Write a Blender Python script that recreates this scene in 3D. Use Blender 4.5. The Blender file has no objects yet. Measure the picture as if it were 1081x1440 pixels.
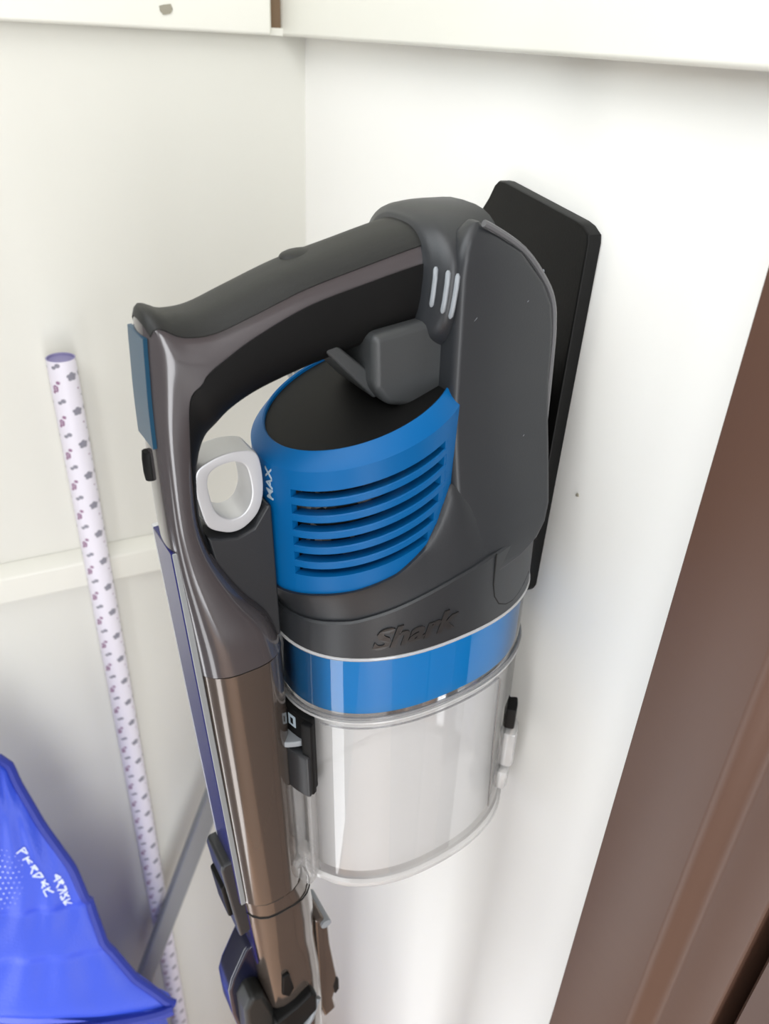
import bpy, bmesh, math, random
import numpy as np
from mathutils import Matrix, Vector
random.seed(4)
S = bpy.context.scene
COL = S.collection
H = 1.27                      # eye height of the camera above the floor

# ------------------------------------------------------------------ camera, light, exposure
cam_d = bpy.data.cameras.new('camera')
cam = bpy.data.objects.new('camera', cam_d); COL.objects.link(cam)
Rm = ((0.89967465, 0.19071668, -0.39269922), (-0.43385293, 0.49063298, -0.75567911), (0.04855058, 0.85023904, 0.52415305))
M = Matrix(Rm).to_4x4(); M.translation = Vector((-0.21, 0, H)); cam.matrix_world = M
cam_d.lens = 36 * 1085 / 1440; cam_d.sensor_width = 36; cam_d.clip_start = 0.01
cam_d.dof.use_dof = True; cam_d.dof.focus_distance = 0.30; cam_d.dof.aperture_fstop = 14
S.camera = cam

w = bpy.data.worlds.new('world'); S.world = w; w.use_nodes = True
w.node_tree.nodes['Background'].inputs[0].default_value = (0.80, 0.90, 1.0, 1)
w.node_tree.nodes['Background'].inputs[1].default_value = 0.6

def area(name, loc, target, sx, sy, power, col):
    l = bpy.data.lights.new(name, 'AREA'); l.shape = 'RECTANGLE'; l.size = sx; l.size_y = sy; l.energy = power; l.color = col
    o = bpy.data.objects.new(name, l); COL.objects.link(o); o.location = loc
    o.rotation_euler = (Vector(target) - Vector(loc)).to_track_quat('-Z', 'Y').to_euler()
    return o
# added lamps, no source seen: low pair for cup stripes, then two fills
area('daylight_pane', (-0.556, 0.28, 0.42), (0, 0.28, 0.42), 0.15, 0.80, 1.7, (0.97, 0.985, 1.0))
area('daylight_pane', (-0.556, -0.16, 0.42), (0, -0.16, 0.42), 0.22, 0.80, 2.3, (0.97, 0.985, 1.0))
area('transom_daylight', (-0.556, -0.20, 1.78), (0, -0.20, 1.68), 1.10, 0.90, 13.5, (0.98, 0.99, 1.0))  # added fill that brightens the right wall from above
area('porch_doorway_daylight', (-0.31, -1.29, 1.05), (-0.31, 0, 1.0), 0.44, 1.9, 17.0, (0.98, 0.99, 1.0))  # added frontal fill for the left wall and the near side

S.view_settings.view_transform = 'Standard'; S.view_settings.look = 'None'
S.view_settings.gamma = 1.0; S.view_settings.use_curve_mapping = False
S.view_settings.exposure = 0.06

# ------------------------------------------------------------------ materials
def srgb(r, g, b):
    f = lambda c: (c / 255 / 12.92) if c / 255 <= 0.04045 else ((c / 255 + 0.055) / 1.055) ** 2.4
    return (f(r), f(g), f(b), 1)

def mat(name, col, rough=0.5, metal=0.0, spec=0.5, coat=0.0, bump=0.0, bscale=400, var=0.0, vscale=30):
    m = bpy.data.materials.new(name); m.use_nodes = True
    nt = m.node_tree; b = nt.nodes['Principled BSDF']
    b.inputs['Base Color'].default_value = col; b.inputs['Roughness'].default_value = rough
    b.inputs['Metallic'].default_value = metal; b.inputs['Specular IOR Level'].default_value = spec
    b.inputs['Coat Weight'].default_value = coat; b.inputs['Coat Roughness'].default_value = 0.06
    tc = nt.nodes.new('ShaderNodeTexCoord')
    if bump:
        n = nt.nodes.new('ShaderNodeTexNoise'); n.inputs['Scale'].default_value = bscale; n.inputs['Detail'].default_value = 4
        nt.links.new(tc.outputs['Object'], n.inputs['Vector'])
        bp = nt.nodes.new('ShaderNodeBump'); bp.inputs['Strength'].default_value = bump; bp.inputs['Distance'].default_value = 0.001
        nt.links.new(n.outputs['Fac'], bp.inputs['Height']); nt.links.new(bp.outputs['Normal'], b.inputs['Normal'])
    if var:
        n = nt.nodes.new('ShaderNodeTexNoise'); n.inputs['Scale'].default_value = vscale; n.inputs['Detail'].default_value = 5
        nt.links.new(tc.outputs['Object'], n.inputs['Vector'])
        mx = nt.nodes.new('ShaderNodeMix'); mx.data_type = 'RGBA'
        mx.inputs[6].default_value = tuple(c * (1 - var) for c in col[:3]) + (1,)
        mx.inputs[7].default_value = tuple(min(1, c * (1 + var)) for c in col[:3]) + (1,)
        nt.links.new(n.outputs['Fac'], mx.inputs[0]); nt.links.new(mx.outputs[2], b.inputs['Base Color'])
    return m

def clear_mat(name, tint, gloss=1.0, milk=0.12, rough=0.04):
    """thin clear plastic wall: see-through, with a fresnel gloss and a little milky haze"""
    m = bpy.data.materials.new(name); m.use_nodes = True
    nt = m.node_tree; nt.nodes.clear()
    out = nt.nodes.new('ShaderNodeOutputMaterial')
    t = nt.nodes.new('ShaderNodeBsdfTransparent'); t.inputs[0].default_value = tint
    d = nt.nodes.new('ShaderNodeBsdfDiffuse'); d.inputs[0].default_value = (0.90, 0.89, 0.88, 1)
    g = nt.nodes.new('ShaderNodeBsdfGlossy'); g.inputs['Roughness'].default_value = rough
    fr = nt.nodes.new('ShaderNodeFresnel'); fr.inputs['IOR'].default_value = 1.5
    mu = nt.nodes.new('ShaderNodeMath'); mu.operation = 'MULTIPLY'; mu.inputs[1].default_value = gloss
    m1 = nt.nodes.new('ShaderNodeMixShader'); m1.inputs[0].default_value = milk
    m2 = nt.nodes.new('ShaderNodeMixShader')
    L = nt.links.new
    L(t.outputs[0], m1.inputs[1]); L(d.outputs[0], m1.inputs[2])
    L(fr.outputs[0], mu.inputs[0]); L(mu.outputs[0], m2.inputs[0]); L(m1.outputs[0], m2.inputs[1]); L(g.outputs[0], m2.inputs[2])
    L(m2.outputs[0], out.inputs[0])
    return m

WALL = mat('wall_paint', srgb(245, 244, 240), 0.55, spec=0.3, bump=0.12, bscale=120, var=0.012, vscale=9)  # lifted towards white for the strong light on the right wall
WALL_DIM = mat('cream_wall_paint', srgb(219, 218, 210), 0.55, spec=0.3, bump=0.12, bscale=120, var=0.012, vscale=9)  # wall paint darkened, standing in for weaker light on the left wall
TRIM = mat('trim_gloss_paint', srgb(226, 225, 216), 0.35, spec=0.4, bump=0.08, bscale=60, var=0.02, vscale=14)
CHIP = mat('bare_chip', srgb(150, 145, 130), 0.8)
BROWN = mat('brown_satin_paint', srgb(88, 63, 51), 0.42, spec=0.45, bump=0.10, bscale=90, var=0.06, vscale=7)
BROWN2 = mat('brown_door_paint', srgb(86, 63, 53), 0.42, spec=0.45, bump=0.10, bscale=90, var=0.06, vscale=7)
FLOORM = mat('wood_floor', srgb(208, 168, 136), 0.45, var=0.15, vscale=12)
HALL = mat('hall_wall_paint', srgb(150, 146, 140), 0.7, var=0.05)
CEIL = mat('ceiling_paint', srgb(235, 233, 226), 0.8, var=0.02)
SATIN = mat('satin_graphite_plastic', srgb(40, 42, 45), 0.40, spec=0.5, bump=0.05, bscale=1500)
MATTE = mat('matte_black_rubber', srgb(29, 30, 29), 0.5, spec=0.4, bump=0.15, bscale=2500)
GLOSS = mat('glossy_gunmetal_plastic', srgb(76, 72, 74), 0.17, metal=0.15, spec=0.6, coat=0.5)
DARK = mat('dark_plastic', srgb(12, 12, 12), 0.55, spec=0.2)
PLATE = mat('black_mount_plastic', srgb(8, 8, 8), 0.5, spec=0.25, bump=0.05, bscale=900)
BLOCK = mat('grey_lever_plastic', srgb(60, 62, 63), 0.45, spec=0.5, bump=0.1, bscale=2500)
BLUE = mat('blue_satin_plastic', srgb(0, 90, 150), 0.42, spec=0.22)
BLUEIN = mat('blue_inner_ring_plastic', srgb(0, 138, 208), 0.3, spec=0.5)
SILVER = mat('silver_painted_plastic', srgb(205, 206, 208), 0.38, metal=0.35)
SEAM = mat('dark_seam', srgb(14, 14, 14), 0.7)
PRINT = mat('pale_print', srgb(165, 180, 190), 0.6)
GREYBTN = mat('grey_button_plastic', srgb(140, 145, 150), 0.4)
SCREEN = mat('display_glass', srgb(12, 64, 90), 0.3, spec=0.35)
WANDG = mat('dark_gloss_wand_plastic', srgb(98, 88, 81), 0.16, metal=0.5, spec=0.6, coat=0.5)
NAVY = mat('navy_gloss_plastic', srgb(22, 24, 44), 0.2)
STRIP_REFLECT = mat('glossy_dark_strip', srgb(36, 38, 96), 0.22, spec=0.35, coat=0.1)  # blue stands in for the bag's reflection
STEEL = mat('brushed_grey_metal', srgb(150, 154, 156), 0.42, metal=0.25, bump=0.05, bscale=300)
EMBOSS = mat('logo_plastic', srgb(40, 39, 39), 0.32, spec=0.6)
FOAM = None
CLEAR = clear_mat('clear_cup_plastic', (0.98, 0.977, 0.975, 1), 1.2, 0.006, 0.03)
MILKY = clear_mat('milky_liner_plastic', (0.985, 0.98, 0.978, 1), 0.8, 0.72, 0.06)
CLEARIN = clear_mat('inner_clear_plastic', (0.95, 0.95, 0.95, 1), 0.5, 0.18, 0.12)
CLEARGREY = clear_mat('smoky_clear_plastic', (0.74, 0.74, 0.75, 1), 0.4, 0.2, 0.12)
CLEARRIM = clear_mat('clear_rim_plastic', (0.88, 0.87, 0.86, 1), 1.0, 0.45, 0.08)
CLEARLINE = clear_mat('moulded_edge_plastic', (0.62, 0.62, 0.63, 1), 0.6, 0.15, 0.1)
BAG = mat('blue_nylon', srgb(48, 78, 205), 0.42, spec=0.45, bump=0.35, bscale=700, var=0.06, vscale=18)
PIPING = mat('dark_blue_piping', srgb(30, 48, 150), 0.5, bump=0.3, bscale=900)
BAGPRINT = mat('white_bag_print', srgb(205, 215, 245), 0.3)
LILAC = mat('lilac_paper_inside', srgb(140, 135, 175), 0.7)

def foam_mat():
    m = mat('speckled_filter_foam', srgb(40, 42, 44), 0.9); nt = m.node_tree; b = nt.nodes['Principled BSDF']
    tc = nt.nodes.new('ShaderNodeTexCoord'); v = nt.nodes.new('ShaderNodeTexVoronoi'); v.inputs['Scale'].default_value = 330
    r = nt.nodes.new('ShaderNodeValToRGB'); e = r.color_ramp.elements
    e[0].color = (0.006, 0.007, 0.008, 1); e[1].color = (0.32, 0.31, 0.29, 1); e[0].position = 0.55; e[1].position = 0.9
    nt.links.new(tc.outputs['Object'], v.inputs['Vector']); nt.links.new(v.outputs['Color'], r.inputs[0]); nt.links.new(r.outputs[0], b.inputs['Base Color'])
    return m
FOAM = foam_mat()

def paper_mat():
    """white gift wrap printed with rows of grey flowers and mauve sprigs (UV: around, along)"""
    m = mat('flower_gift_wrap', srgb(228, 224, 234), 0.42, spec=0.4); nt = m.node_tree; b = nt.nodes['Principled BSDF']; L = nt.links.new
    uv = nt.nodes.new('ShaderNodeUVMap'); uv.uv_map = 'UVMap'
    sep = nt.nodes.new('ShaderNodeSeparateXYZ'); L(uv.outputs[0], sep.inputs[0])
    def math_(op, a, bb=None):
        n = nt.nodes.new('ShaderNodeMath'); n.operation = op
        for i, x in enumerate((a, bb)):
            if x is None: continue
            if isinstance(x, (int, float)): n.inputs[i].default_value = x
            else: L(x, n.inputs[i])
        return n.outputs[0]
    fu = math_('FRACT', sep.outputs[0]); fv = math_('FRACT', sep.outputs[1])
    def disc(cx, cy, r):            # cell is 1 x 1; u spans 28 mm, v spans 25 mm
        du = math_('SUBTRACT', fu, cx); dv = math_('SUBTRACT', fv, cy)
        d = math_('SQRT', math_('ADD', math_('POWER', math_('ABSOLUTE', du), 2.0), math_('POWER', math_('ABSOLUTE', dv), 2.0)))
        return math_('LESS_THAN', d, r)
    def union(ds):
        o = ds[0]
        for d in ds[1:]: o = math_('MAXIMUM', o, d)
        return o
    def flower(cx, cy, r): return [disc(cx + r * .75 * math.cos(a), cy + r * .75 * math.sin(a), r * .52) for a in (0.3, 1.56, 2.8, 4.07, 5.33)]
    grey = union(flower(.58, .30, .10) + flower(.86, .32, .07) + [disc(.58, .30, .055), disc(.86, .32, .04), disc(.30, .64, .06), disc(.21, .58, .05), disc(.80, .70, .03), disc(.94, .55, .05), disc(.90, .05, .045)])
    mauve = union(flower(.17, .02, .06) + flower(.17, .96, .06) + [disc(.25, .16, .05), disc(.12, .88, .04), disc(.70, .93, .025)])
    c0 = b.inputs['Base Color'].default_value[:]
    mx = nt.nodes.new('ShaderNodeMix'); mx.data_type = 'RGBA'; mx.inputs[6].default_value = c0; mx.inputs[7].default_value = srgb(138, 136, 148); L(grey, mx.inputs[0])
    m2 = nt.nodes.new('ShaderNodeMix'); m2.data_type = 'RGBA'; L(mx.outputs[2], m2.inputs[6]); m2.inputs[7].default_value = srgb(148, 112, 142); L(mauve, m2.inputs[0])
    L(m2.outputs[2], b.inputs['Base Color'])
    return m
PAPER = paper_mat()

# ------------------------------------------------------------------ mesh helpers
def link(name, me, m, parent=None, smooth=True, angle=38, wn=False):
    o = bpy.data.objects.new(name, me); COL.objects.link(o)
    if m is not None: me.materials.append(m)
    if smooth:
        me.shade_smooth()
        me.set_sharp_from_angle(angle=math.radians(angle))
    if wn:
        md = o.modifiers.new('wn', 'WEIGHTED_NORMAL'); md.keep_sharp = True
    if parent is not None: o.parent = parent
    return o

def mk(name, V, F, m, parent=None, bevel=0.0, seg=3, bang=30, **k):
    bm = bmesh.new(); vs = [bm.verts.new(tuple(float(c) for c in v)) for v in V]
    for f in F:
        try: bm.faces.new([vs[i] for i in f])
        except ValueError: pass
    return fin(name, bm, m, parent, bevel, seg, bang, **k)

def fin(name, bm, m, parent=None, bevel=0.0, seg=3, bang=30, **k):
    bmesh.ops.remove_doubles(bm, verts=bm.verts, dist=1e-6)
    bmesh.ops.recalc_face_normals(bm, faces=bm.faces)
    if bevel:
        es = [e for e in bm.edges if len(e.link_faces) == 2 and e.calc_face_angle(0) > math.radians(bang)]
        bmesh.ops.bevel(bm, geom=es, offset=bevel, segments=seg, profile=0.5, affect='EDGES', clamp_overlap=True)
        k.setdefault('wn', True)
    me = bpy.data.meshes.new(name); bm.to_mesh(me); bm.free()
    return link(name, me, m, parent, **k)

def loft(name, loops, m, parent=None, caps=True, closed=True, bevel=0.0, **k):
    n = len(loops[0]); V = [p for l in loops for p in l]; F = []
    for i in range(len(loops) - 1):
        for j in range(n if closed else n - 1):
            a = i * n + j; b = i * n + (j + 1) % n
            F.append((a, b, b + n, a + n))
    if caps and closed:
        F.append(tuple(range(n - 1, -1, -1))); F.append(tuple(range((len(loops) - 1) * n, len(loops) * n)))
    return mk(name, V, F, m, parent, bevel, **k)

def prism(name, prof, v0, v1, m, parent=None, bevel=0.0, **k):
    """profile in (u, w), extruded along v"""
    n = len(prof); V = [(u, v0, ww) for u, ww in prof] + [(u, v1, ww) for u, ww in prof]
    F = [tuple(range(n)), tuple(range(2 * n - 1, n - 1, -1))] + [(i, (i + 1) % n, (i + 1) % n + n, i + n) for i in range(n)]
    return mk(name, V, F, m, parent, bevel, **k)

def box(name, lo, hi, m, parent=None, bevel=0.0, **k):
    x0, y0, z0 = lo; x1, y1, z1 = hi
    V = [(x0, y0, z0), (x1, y0, z0), (x1, y1, z0), (x0, y1, z0), (x0, y0, z1), (x1, y0, z1), (x1, y1, z1), (x0, y1, z1)]
    F = [(0, 3, 2, 1), (4, 5, 6, 7), (0, 1, 5, 4), (1, 2, 6, 5), (2, 3, 7, 6), (3, 0, 4, 7)]
    return mk(name, V, F, m, parent, bevel, **k)

def catmull(P, n):
    P = np.array(P, float); Q = np.vstack([2 * P[0] - P[1], P, 2 * P[-1] - P[-2]]); out = []
    for i in range(1, len(Q) - 2):
        for t in np.linspace(0, 1, n, endpoint=False):
            a, b, c, d = Q[i - 1], Q[i], Q[i + 1], Q[i + 2]
            out.append(0.5 * (2 * b + (c - a) * t + (2 * a - 5 * b + 4 * c - d) * t * t + (3 * b - a - 3 * c + d) * t ** 3))
    out.append(P[-1]); return np.array(out)

def tube(name, P, r, m, parent=None, n=10, closed=False, **k):
    P = [Vector(p) for p in P]; loops = []; N = len(P); prev = None
    for i, p in enumerate(P):
        if closed: t = P[(i + 1) % N] - P[i - 1]
        else: t = P[min(i + 1, N - 1)] - P[max(i - 1, 0)]
        t.normalize()
        if prev is None: s = t.orthogonal().normalized()
        else: s = (prev - t * prev.dot(t)).normalized()
        prev = s; b = t.cross(s); rr = r[i] if isinstance(r, (list, tuple)) else r
        loops.append([p + (s * math.cos(2 * math.pi * j / n) + b * math.sin(2 * math.pi * j / n)) * rr for j in range(n)])
    if closed:
        best = min(range(n), key=lambda q: (loops[0][q] - loops[-1][0]).length)   # close the ring without a twist
        loops.append([loops[0][(best + j) % n] for j in range(n)])
        return loft(name, loops, m, parent, caps=False, **k)
    return loft(name, loops, m, parent, **k)

def sgnpow(x, e): return math.copysign(abs(x) ** e, x)
def oval_pt(th, u0, Af, Ab, B, n=2.0, off=0.0):
    c, s = math.cos(th), math.sin(th); A = (Af if c > 0 else Ab) + off
    return (u0 + A * sgnpow(c, 2 / n), (B + off) * sgnpow(s, 2 / n))

def rrect(u0, u1, hv, r, ww, n=5, vc=0.0):
    """rounded rectangle loop in the (u, v) plane at height ww"""
    r = min(r, (u1 - u0) / 2 - 1e-5, hv - 1e-5); L = []
    for cx, cy, a in ((u1 - r, hv - r, 0), (u0 + r, hv - r, 90), (u0 + r, -hv + r, 180), (u1 - r, -hv + r, 270)):
        for i in range(n + 1):
            t = math.radians(a + 90 * i / n); L.append((cx + r * math.cos(t), vc + cy + r * math.sin(t), ww))
    return L

def thing(name, label, cat, loc=(0, 0, 0), rot=None, group=None):
    o = bpy.data.objects.new(name, None); COL.objects.link(o); o.empty_display_size = 0.05
    o.location = loc
    if rot is not None: o.matrix_world = rot
    o['label'] = label; o['category'] = cat
    if group: o['group'] = group
    return o
def struct(o, label=None, cat=None):
    o['kind'] = 'structure'
    if label: o['label'] = label
    if cat: o['category'] = cat
    return o

# ------------------------------------------------------------------ the room shell
YL = 0.5544                       # plane of the left wall
struct(box('wall_left', (-0.64, YL, 0), (0.0, YL + 0.06, 2.4), WALL_DIM, smooth=False), 'cream painted left wall behind the gift wrap roll', 'wall')
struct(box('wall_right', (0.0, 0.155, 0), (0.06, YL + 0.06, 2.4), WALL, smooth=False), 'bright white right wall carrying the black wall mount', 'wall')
struct(box('floor', (-0.64, -1.36, -0.06), (0.06, YL + 0.06, 0), FLOORM, smooth=False), 'brown wooden floor', 'floor')
struct(box('ceiling', (-0.64, -1.36, 2.4), (0.06, YL + 0.06, 2.46), CEIL, smooth=False), 'pale plain ceiling', 'ceiling')
wb = struct(box('wall_back', (-0.64, -1.36, 2.05), (0.06, -1.3, 2.4), HALL, smooth=False), 'plain wall with an open doorway behind the camera', 'wall')  # opening added for the unseen fill lamp
box('wall_pier', (-0.64, -1.36, 0), (-0.55, -1.3, 2.05), HALL, wb, smooth=False)
box('wall_pier', (-0.07, -1.36, 0), (0.06, -1.3, 2.05), HALL, wb, smooth=False)
# unseen side wall, openings shaped for the added low lamps and transom lamp
wf = struct(box('wall_front', (-0.62, -1.3, 0), (-0.56, -0.76, 2.4), HALL, smooth=False), 'side wall of the porch with low panes and a wide transom', 'wall')
box('wall_pier', (-0.62, 0.365, 0), (-0.56, YL, 2.4), HALL, wf, smooth=False)
box('wall_pier', (-0.62, -0.04, 0), (-0.56, 0.195, 0.84), HALL, wf, smooth=False)
box('wall_pier', (-0.62, -0.76, 0), (-0.56, -0.28, 0.84), HALL, wf, smooth=False)
box('wall_rail', (-0.62, -0.76, 0.84), (-0.56, 0.365, 1.32), HALL, wf, smooth=False)
box('wall_lintel', (-0.62, -0.76, 2.24), (-0.56, 0.365, 2.4), HALL, wf, smooth=False)
GLASS = clear_mat('window_glass', (0.95, 0.97, 0.97, 1), 1.0, 0.0, 0.01)
for k, (y0, y1) in enumerate(((0.195, 0.365), (-0.28, -0.04))):  # added unseen panes around the lamps that stripe the cup
    win = struct(box('window_%d' % (k + 1), (-0.60, y0, 0.0), (-0.575, y0 + 0.008, 0.84), TRIM, smooth=False), 'tall narrow pane beside the camera', 'window')
    box('frame_post', (-0.60, y1 - 0.008, 0.0), (-0.575, y1, 0.84), TRIM, win, smooth=False)
    box('pane', (-0.59, y0 + 0.008, 0.0), (-0.586, y1 - 0.008, 0.84), GLASS, win, smooth=False)

w3 = struct(box('window_3', (-0.60, -0.76, 1.32), (-0.575, 0.365, 1.345), TRIM, smooth=False), 'wide transom window above the low panes', 'window')  # added unseen transom, built around its fill lamp
box('frame_head', (-0.60, -0.76, 2.215), (-0.575, 0.365, 2.24), TRIM, w3, smooth=False)
box('pane', (-0.59, -0.76, 1.345), (-0.586, 0.365, 2.215), GLASS, w3, smooth=False)

# upper boards of the walls, their lower edges level with the eye
ub = struct(box('trim_1', (-0.56, YL - 0.012, H - 0.003), (-0.0265, YL, H + 0.42), TRIM, bevel=0.002), 'cream board along the top of the left wall', 'board')
struct(box('trim_2', (-0.018, 0.151, H - 0.003), (0.0, YL, H + 0.42), TRIM, bevel=0.002), 'white board along the top of the right wall', 'board')
box('filler', (-0.0266, YL - 0.0075, H - 0.003), (-0.0178, YL - 0.0005, H + 0.0012), TRIM, ub, smooth=False)
SLIT = box('slit', (-0.0262, YL - 0.0045, H + 0.001), (-0.0182, YL - 0.0005, H + 0.42), mat('dark_gap', srgb(125, 104, 82), 0.9), ub, smooth=False)  # brown strip put in for the shade inside the gap
# small chips and nail holes in the paint
def chip(name, c, ax, r, m, parent, seed):
    rnd = random.Random(seed); V = []; n = 9
    for k in range(n):
        a = 2 * math.pi * k / n; q = r * rnd.uniform(0.55, 1.1)
        if ax == 'y': V.append((c[0] + q * math.cos(a), c[1], c[2] + q * math.sin(a)))
        else: V.append((c[0], c[1] + q * math.cos(a), c[2] + q * math.sin(a)))
    d = (0, -0.0006, 0) if ax == 'y' else (-0.0006, 0, 0)
    V += [tuple(a + b for a, b in zip(v, d)) for v in V]
    F = [tuple(range(n)), tuple(range(2 * n - 1, n - 1, -1))] + [(i, (i + 1) % n, (i + 1) % n + n, i + n) for i in range(n)]
    return mk(name, V, F, m, parent, smooth=False)

# ledge rail across the left wall
Z0, Z1 = H - 0.390, H - 0.361
rail = [(YL, Z0), (YL - 0.010, Z0 + 0.0015), (YL - 0.010, Z1 - 0.005), (YL - 0.006, Z1), (YL, Z1 + 0.004)]
V = [(-0.56, y, z) for y, z in rail] + [(0, y, z) for y, z in rail]; n = len(rail)
struct(mk('trim_3', V, [tuple(range(n)), tuple(range(2 * n - 1, n - 1, -1))] + [(i, (i + 1) % n, (i + 1) % n + n, i + n) for i in range(n)], TRIM, bevel=0.0015),
       'horizontal cream rail on the left wall behind the gift wrap roll', 'rail')

# brown architrave, jamb and door beside the right wall (profiles in x, y)
def hprism(name, prof, z0, z1, m, parent=None, bevel=0.0, **k):
    n = len(prof); V = [(x, y + 0.017 * (z0 - H + 0.11), z0) for x, y in prof] + [(x, y + 0.017 * (z1 - H + 0.11), z1) for x, y in prof]   # the old frame leans a little
    F = [tuple(range(n)), tuple(range(2 * n - 1, n - 1, -1))] + [(i, (i + 1) % n, (i + 1) % n + n, i + n) for i in range(n)]
    return mk(name, V, F, m, parent, bevel, **k)
ZT = 2.1
arch = [(0.06, 0.1503), (-0.014, 0.1503), (-0.014, 0.1115)]
for i in range(1, 7):               # the soft cove down to the jamb
    t = i / 6; arch.append((-0.014 + 0.0085 * (t * t * (3 - 2 * t)), 0.1115 - 0.011 * t))
arch += [(-0.0055, 0.0835), (-0.0045, 0.0822), (0.06, 0.0822)]
struct(hprism('trim_4', arch, 0.0, ZT, BROWN, angle=50), 'brown painted door frame at the right edge with a coved step', 'door frame')
door = [(0.055, 0.076), (-0.002, 0.076), (-0.004, 0.0745), (-0.004, -0.68), (0.055, -0.68)]
dr = struct(hprism('door_1', door, 0.004, ZT - 0.004, BROWN2, angle=50), 'brown painted door beyond the narrow gap of the frame', 'door')
struct(box('trim_5', (-0.014, -0.75, ZT), (0.06, 0.1503, ZT + 0.07), BROWN, bevel=0.002), 'brown head of the door frame', 'door frame')
struct(box('wall_side', (0.0, -1.3, 0), (0.06, -0.69, 2.4), HALL, smooth=False), 'tan wall beyond the brown door', 'wall')
struct(box('wall_top', (0.0, -0.69, ZT + 0.07), (0.06, 0.13, 2.4), WALL, smooth=False), 'wall above the brown door', 'wall')
box('door_stop', (0.040, 0.07, 0.0), (0.058, 0.09, ZT), SEAM, dr, smooth=False)
k_ = bmesh.new(); bmesh.ops.create_uvsphere(k_, u_segments=16, v_segments=10, radius=0.026, matrix=Matrix.Translation((-0.055, -0.60, 1.0)))
bmesh.ops.create_cone(k_, segments=16, radius1=0.010, radius2=0.010, depth=0.045, cap_ends=True, matrix=Matrix.Translation((-0.026, -0.60, 1.0)) @ Matrix.Rotation(math.pi / 2, 4, 'Y'))
fin('door_knob', k_, STEEL, dr)

# ------------------------------------------------------------------ stick vacuum (local axes: u forward from the wall, v towards the camera side, w up)
U = Vector((-0.99357238, -0.10671983, -0.03774666)); Vv = Vector((0.1066429, -0.99428913, 0.00405146)); W = Vector((-0.03796347, 0, 0.99927913))
P0 = Vector((-0.0663, 0.2461, H - 0.30))
MV = Matrix((U, Vv, W)).transposed().to_4x4(); MV.translation = P0
vac = thing('stick_vacuum', 'cordless stick vacuum with graphite handle, blue vent drum and clear dust cup', 'vacuum cleaner', rot=MV)

BAND = dict(u0=0.0, Af=0.0635, Ab=0.0585, B=0.0445, n=2.3)
def bandp(th, off=0.0, k=1.0):
    u, v = oval_pt(th, BAND['u0'], BAND['Af'] * k, BAND['Ab'] * k, BAND['B'] * k, BAND['n'], off); return u, v
DR = dict(u0=0.0243, Af=0.0410, Ab=0.0410, B=0.0382, n=2.0)      # the motor drum leans forward
def drump(th, off=0.0): return oval_pt(th, DR['u0'], DR['Af'], DR['Ab'], DR['B'], DR['n'], off)
DTILT = 0.2634
def dl(w_): return lambda t: w_ - DTILT * (drump(t)[0] - DR['u0'])
def dd(w_): return lambda d: w_ - DTILT * (drump(math.radians(d))[0] - DR['u0'])
def rad(d): return math.radians(d)
def interp(x, T): return float(np.interp(x, [a for a, b in T], [b for a, b in T]))
NT = 96
TH = [2 * math.pi * i / NT for i in range(NT)]
def absdeg(t):
    d = math.degrees(t) % 360; return d if d <= 180 else 360 - d
def ovl(pf, w_, off=0.0): return [pf(t, off) + ((w_(t) if callable(w_) else w_),) for t in TH]

# --- dust cup
cup = loft('dust_cup', [ovl(bandp, 0.0905, -0.0006), ovl(bandp, 0.056, -0.0003), ovl(bandp, -0.0585, 0.0002)], CLEAR, vac, caps=False)
loft('blue_ring', [ovl(bandp, 0.0900, -0.0016), ovl(bandp, 0.0585, -0.0016), ovl(bandp, 0.0575, -0.004), ovl(bandp, 0.0575, -0.008)], BLUEIN, cup, caps=False)
tube('rim', [bandp(t, 0.0002) + (0.0912,) for t in TH], 0.0010, CLEARRIM, cup, n=8, closed=True)['label'] = 'pale clear upper rim of the cup'
tube('moulded_edge', [bandp(t, 0.0002) + (0.0572,) for t in TH], 0.0008, CLEARLINE, cup, n=8, closed=True)
tube('moulded_edge', [bandp(t, 0.0002) + (0.0545,) for t in TH], 0.0006, CLEARRIM, cup, n=8, closed=True)
e_pts = [bandp(rad(a), 0.0002) + (0.0515,) for a in np.linspace(28, 111, 40)] + [bandp(rad(a), 0.0002) + (ww,) for a, ww in ((113, .0508), (114.2, .049), (114.6, .046), (115, .03), (116.5, .0), (119, -.035), (120, -.048))]
tube('moulded_edge', e_pts, 0.00045, CLEARLINE, cup, n=6)
# lid at the bottom of the cup
lid = loft('cup_lid', [ovl(bandp, -0.0572, 0.0003), ovl(bandp, -0.0580, 0.0020), ovl(bandp, -0.0610, 0.0020), ovl(bandp, -0.0622, 0.0008), ovl(bandp, -0.0622, -0.003), ovl(bandp, -0.0600, -0.006)], CLEARRIM, cup, caps=False)
lid['label'] = 'whitish rim of the clear bottom lid'
loft('lid_floor', [ovl(bandp, -0.0600, -0.006), [(u * .3, v * .3, -0.0590) for u, v, _ in ovl(bandp, 0)]], CLEARIN, cup)
loft('milky_liner', [ovl(bandp, 0.0535, -0.0032), ovl(bandp, -0.0555, -0.0030)], MILKY, cup, caps=False)['label'] = 'milky inner wall of the cup'
# fins inside the cup
V = []; F = []
prof = [(-0.030, .052), (-0.029, .035), (-0.031, .018), (-0.030, .006), (-0.027, -.004), (-0.030, -.016), (-0.026, -.030), (-0.031, -.048), (-0.042, -.050), (-0.046, -.030), (-0.043, -.012), (-0.037, .0), (-0.038, .02), (-0.037, .052)]
prism('inner_fin', [(u, ww) for u, ww in prof], 0.028, 0.0295, CLEARGREY, cup)
for v_ in (-0.032, 0.0): box('inner_fin', (-0.053, v_ - 0.0008, -0.055), (-0.030, v_ + 0.0008, 0.055), CLEARIN, cup, smooth=False)

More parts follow.
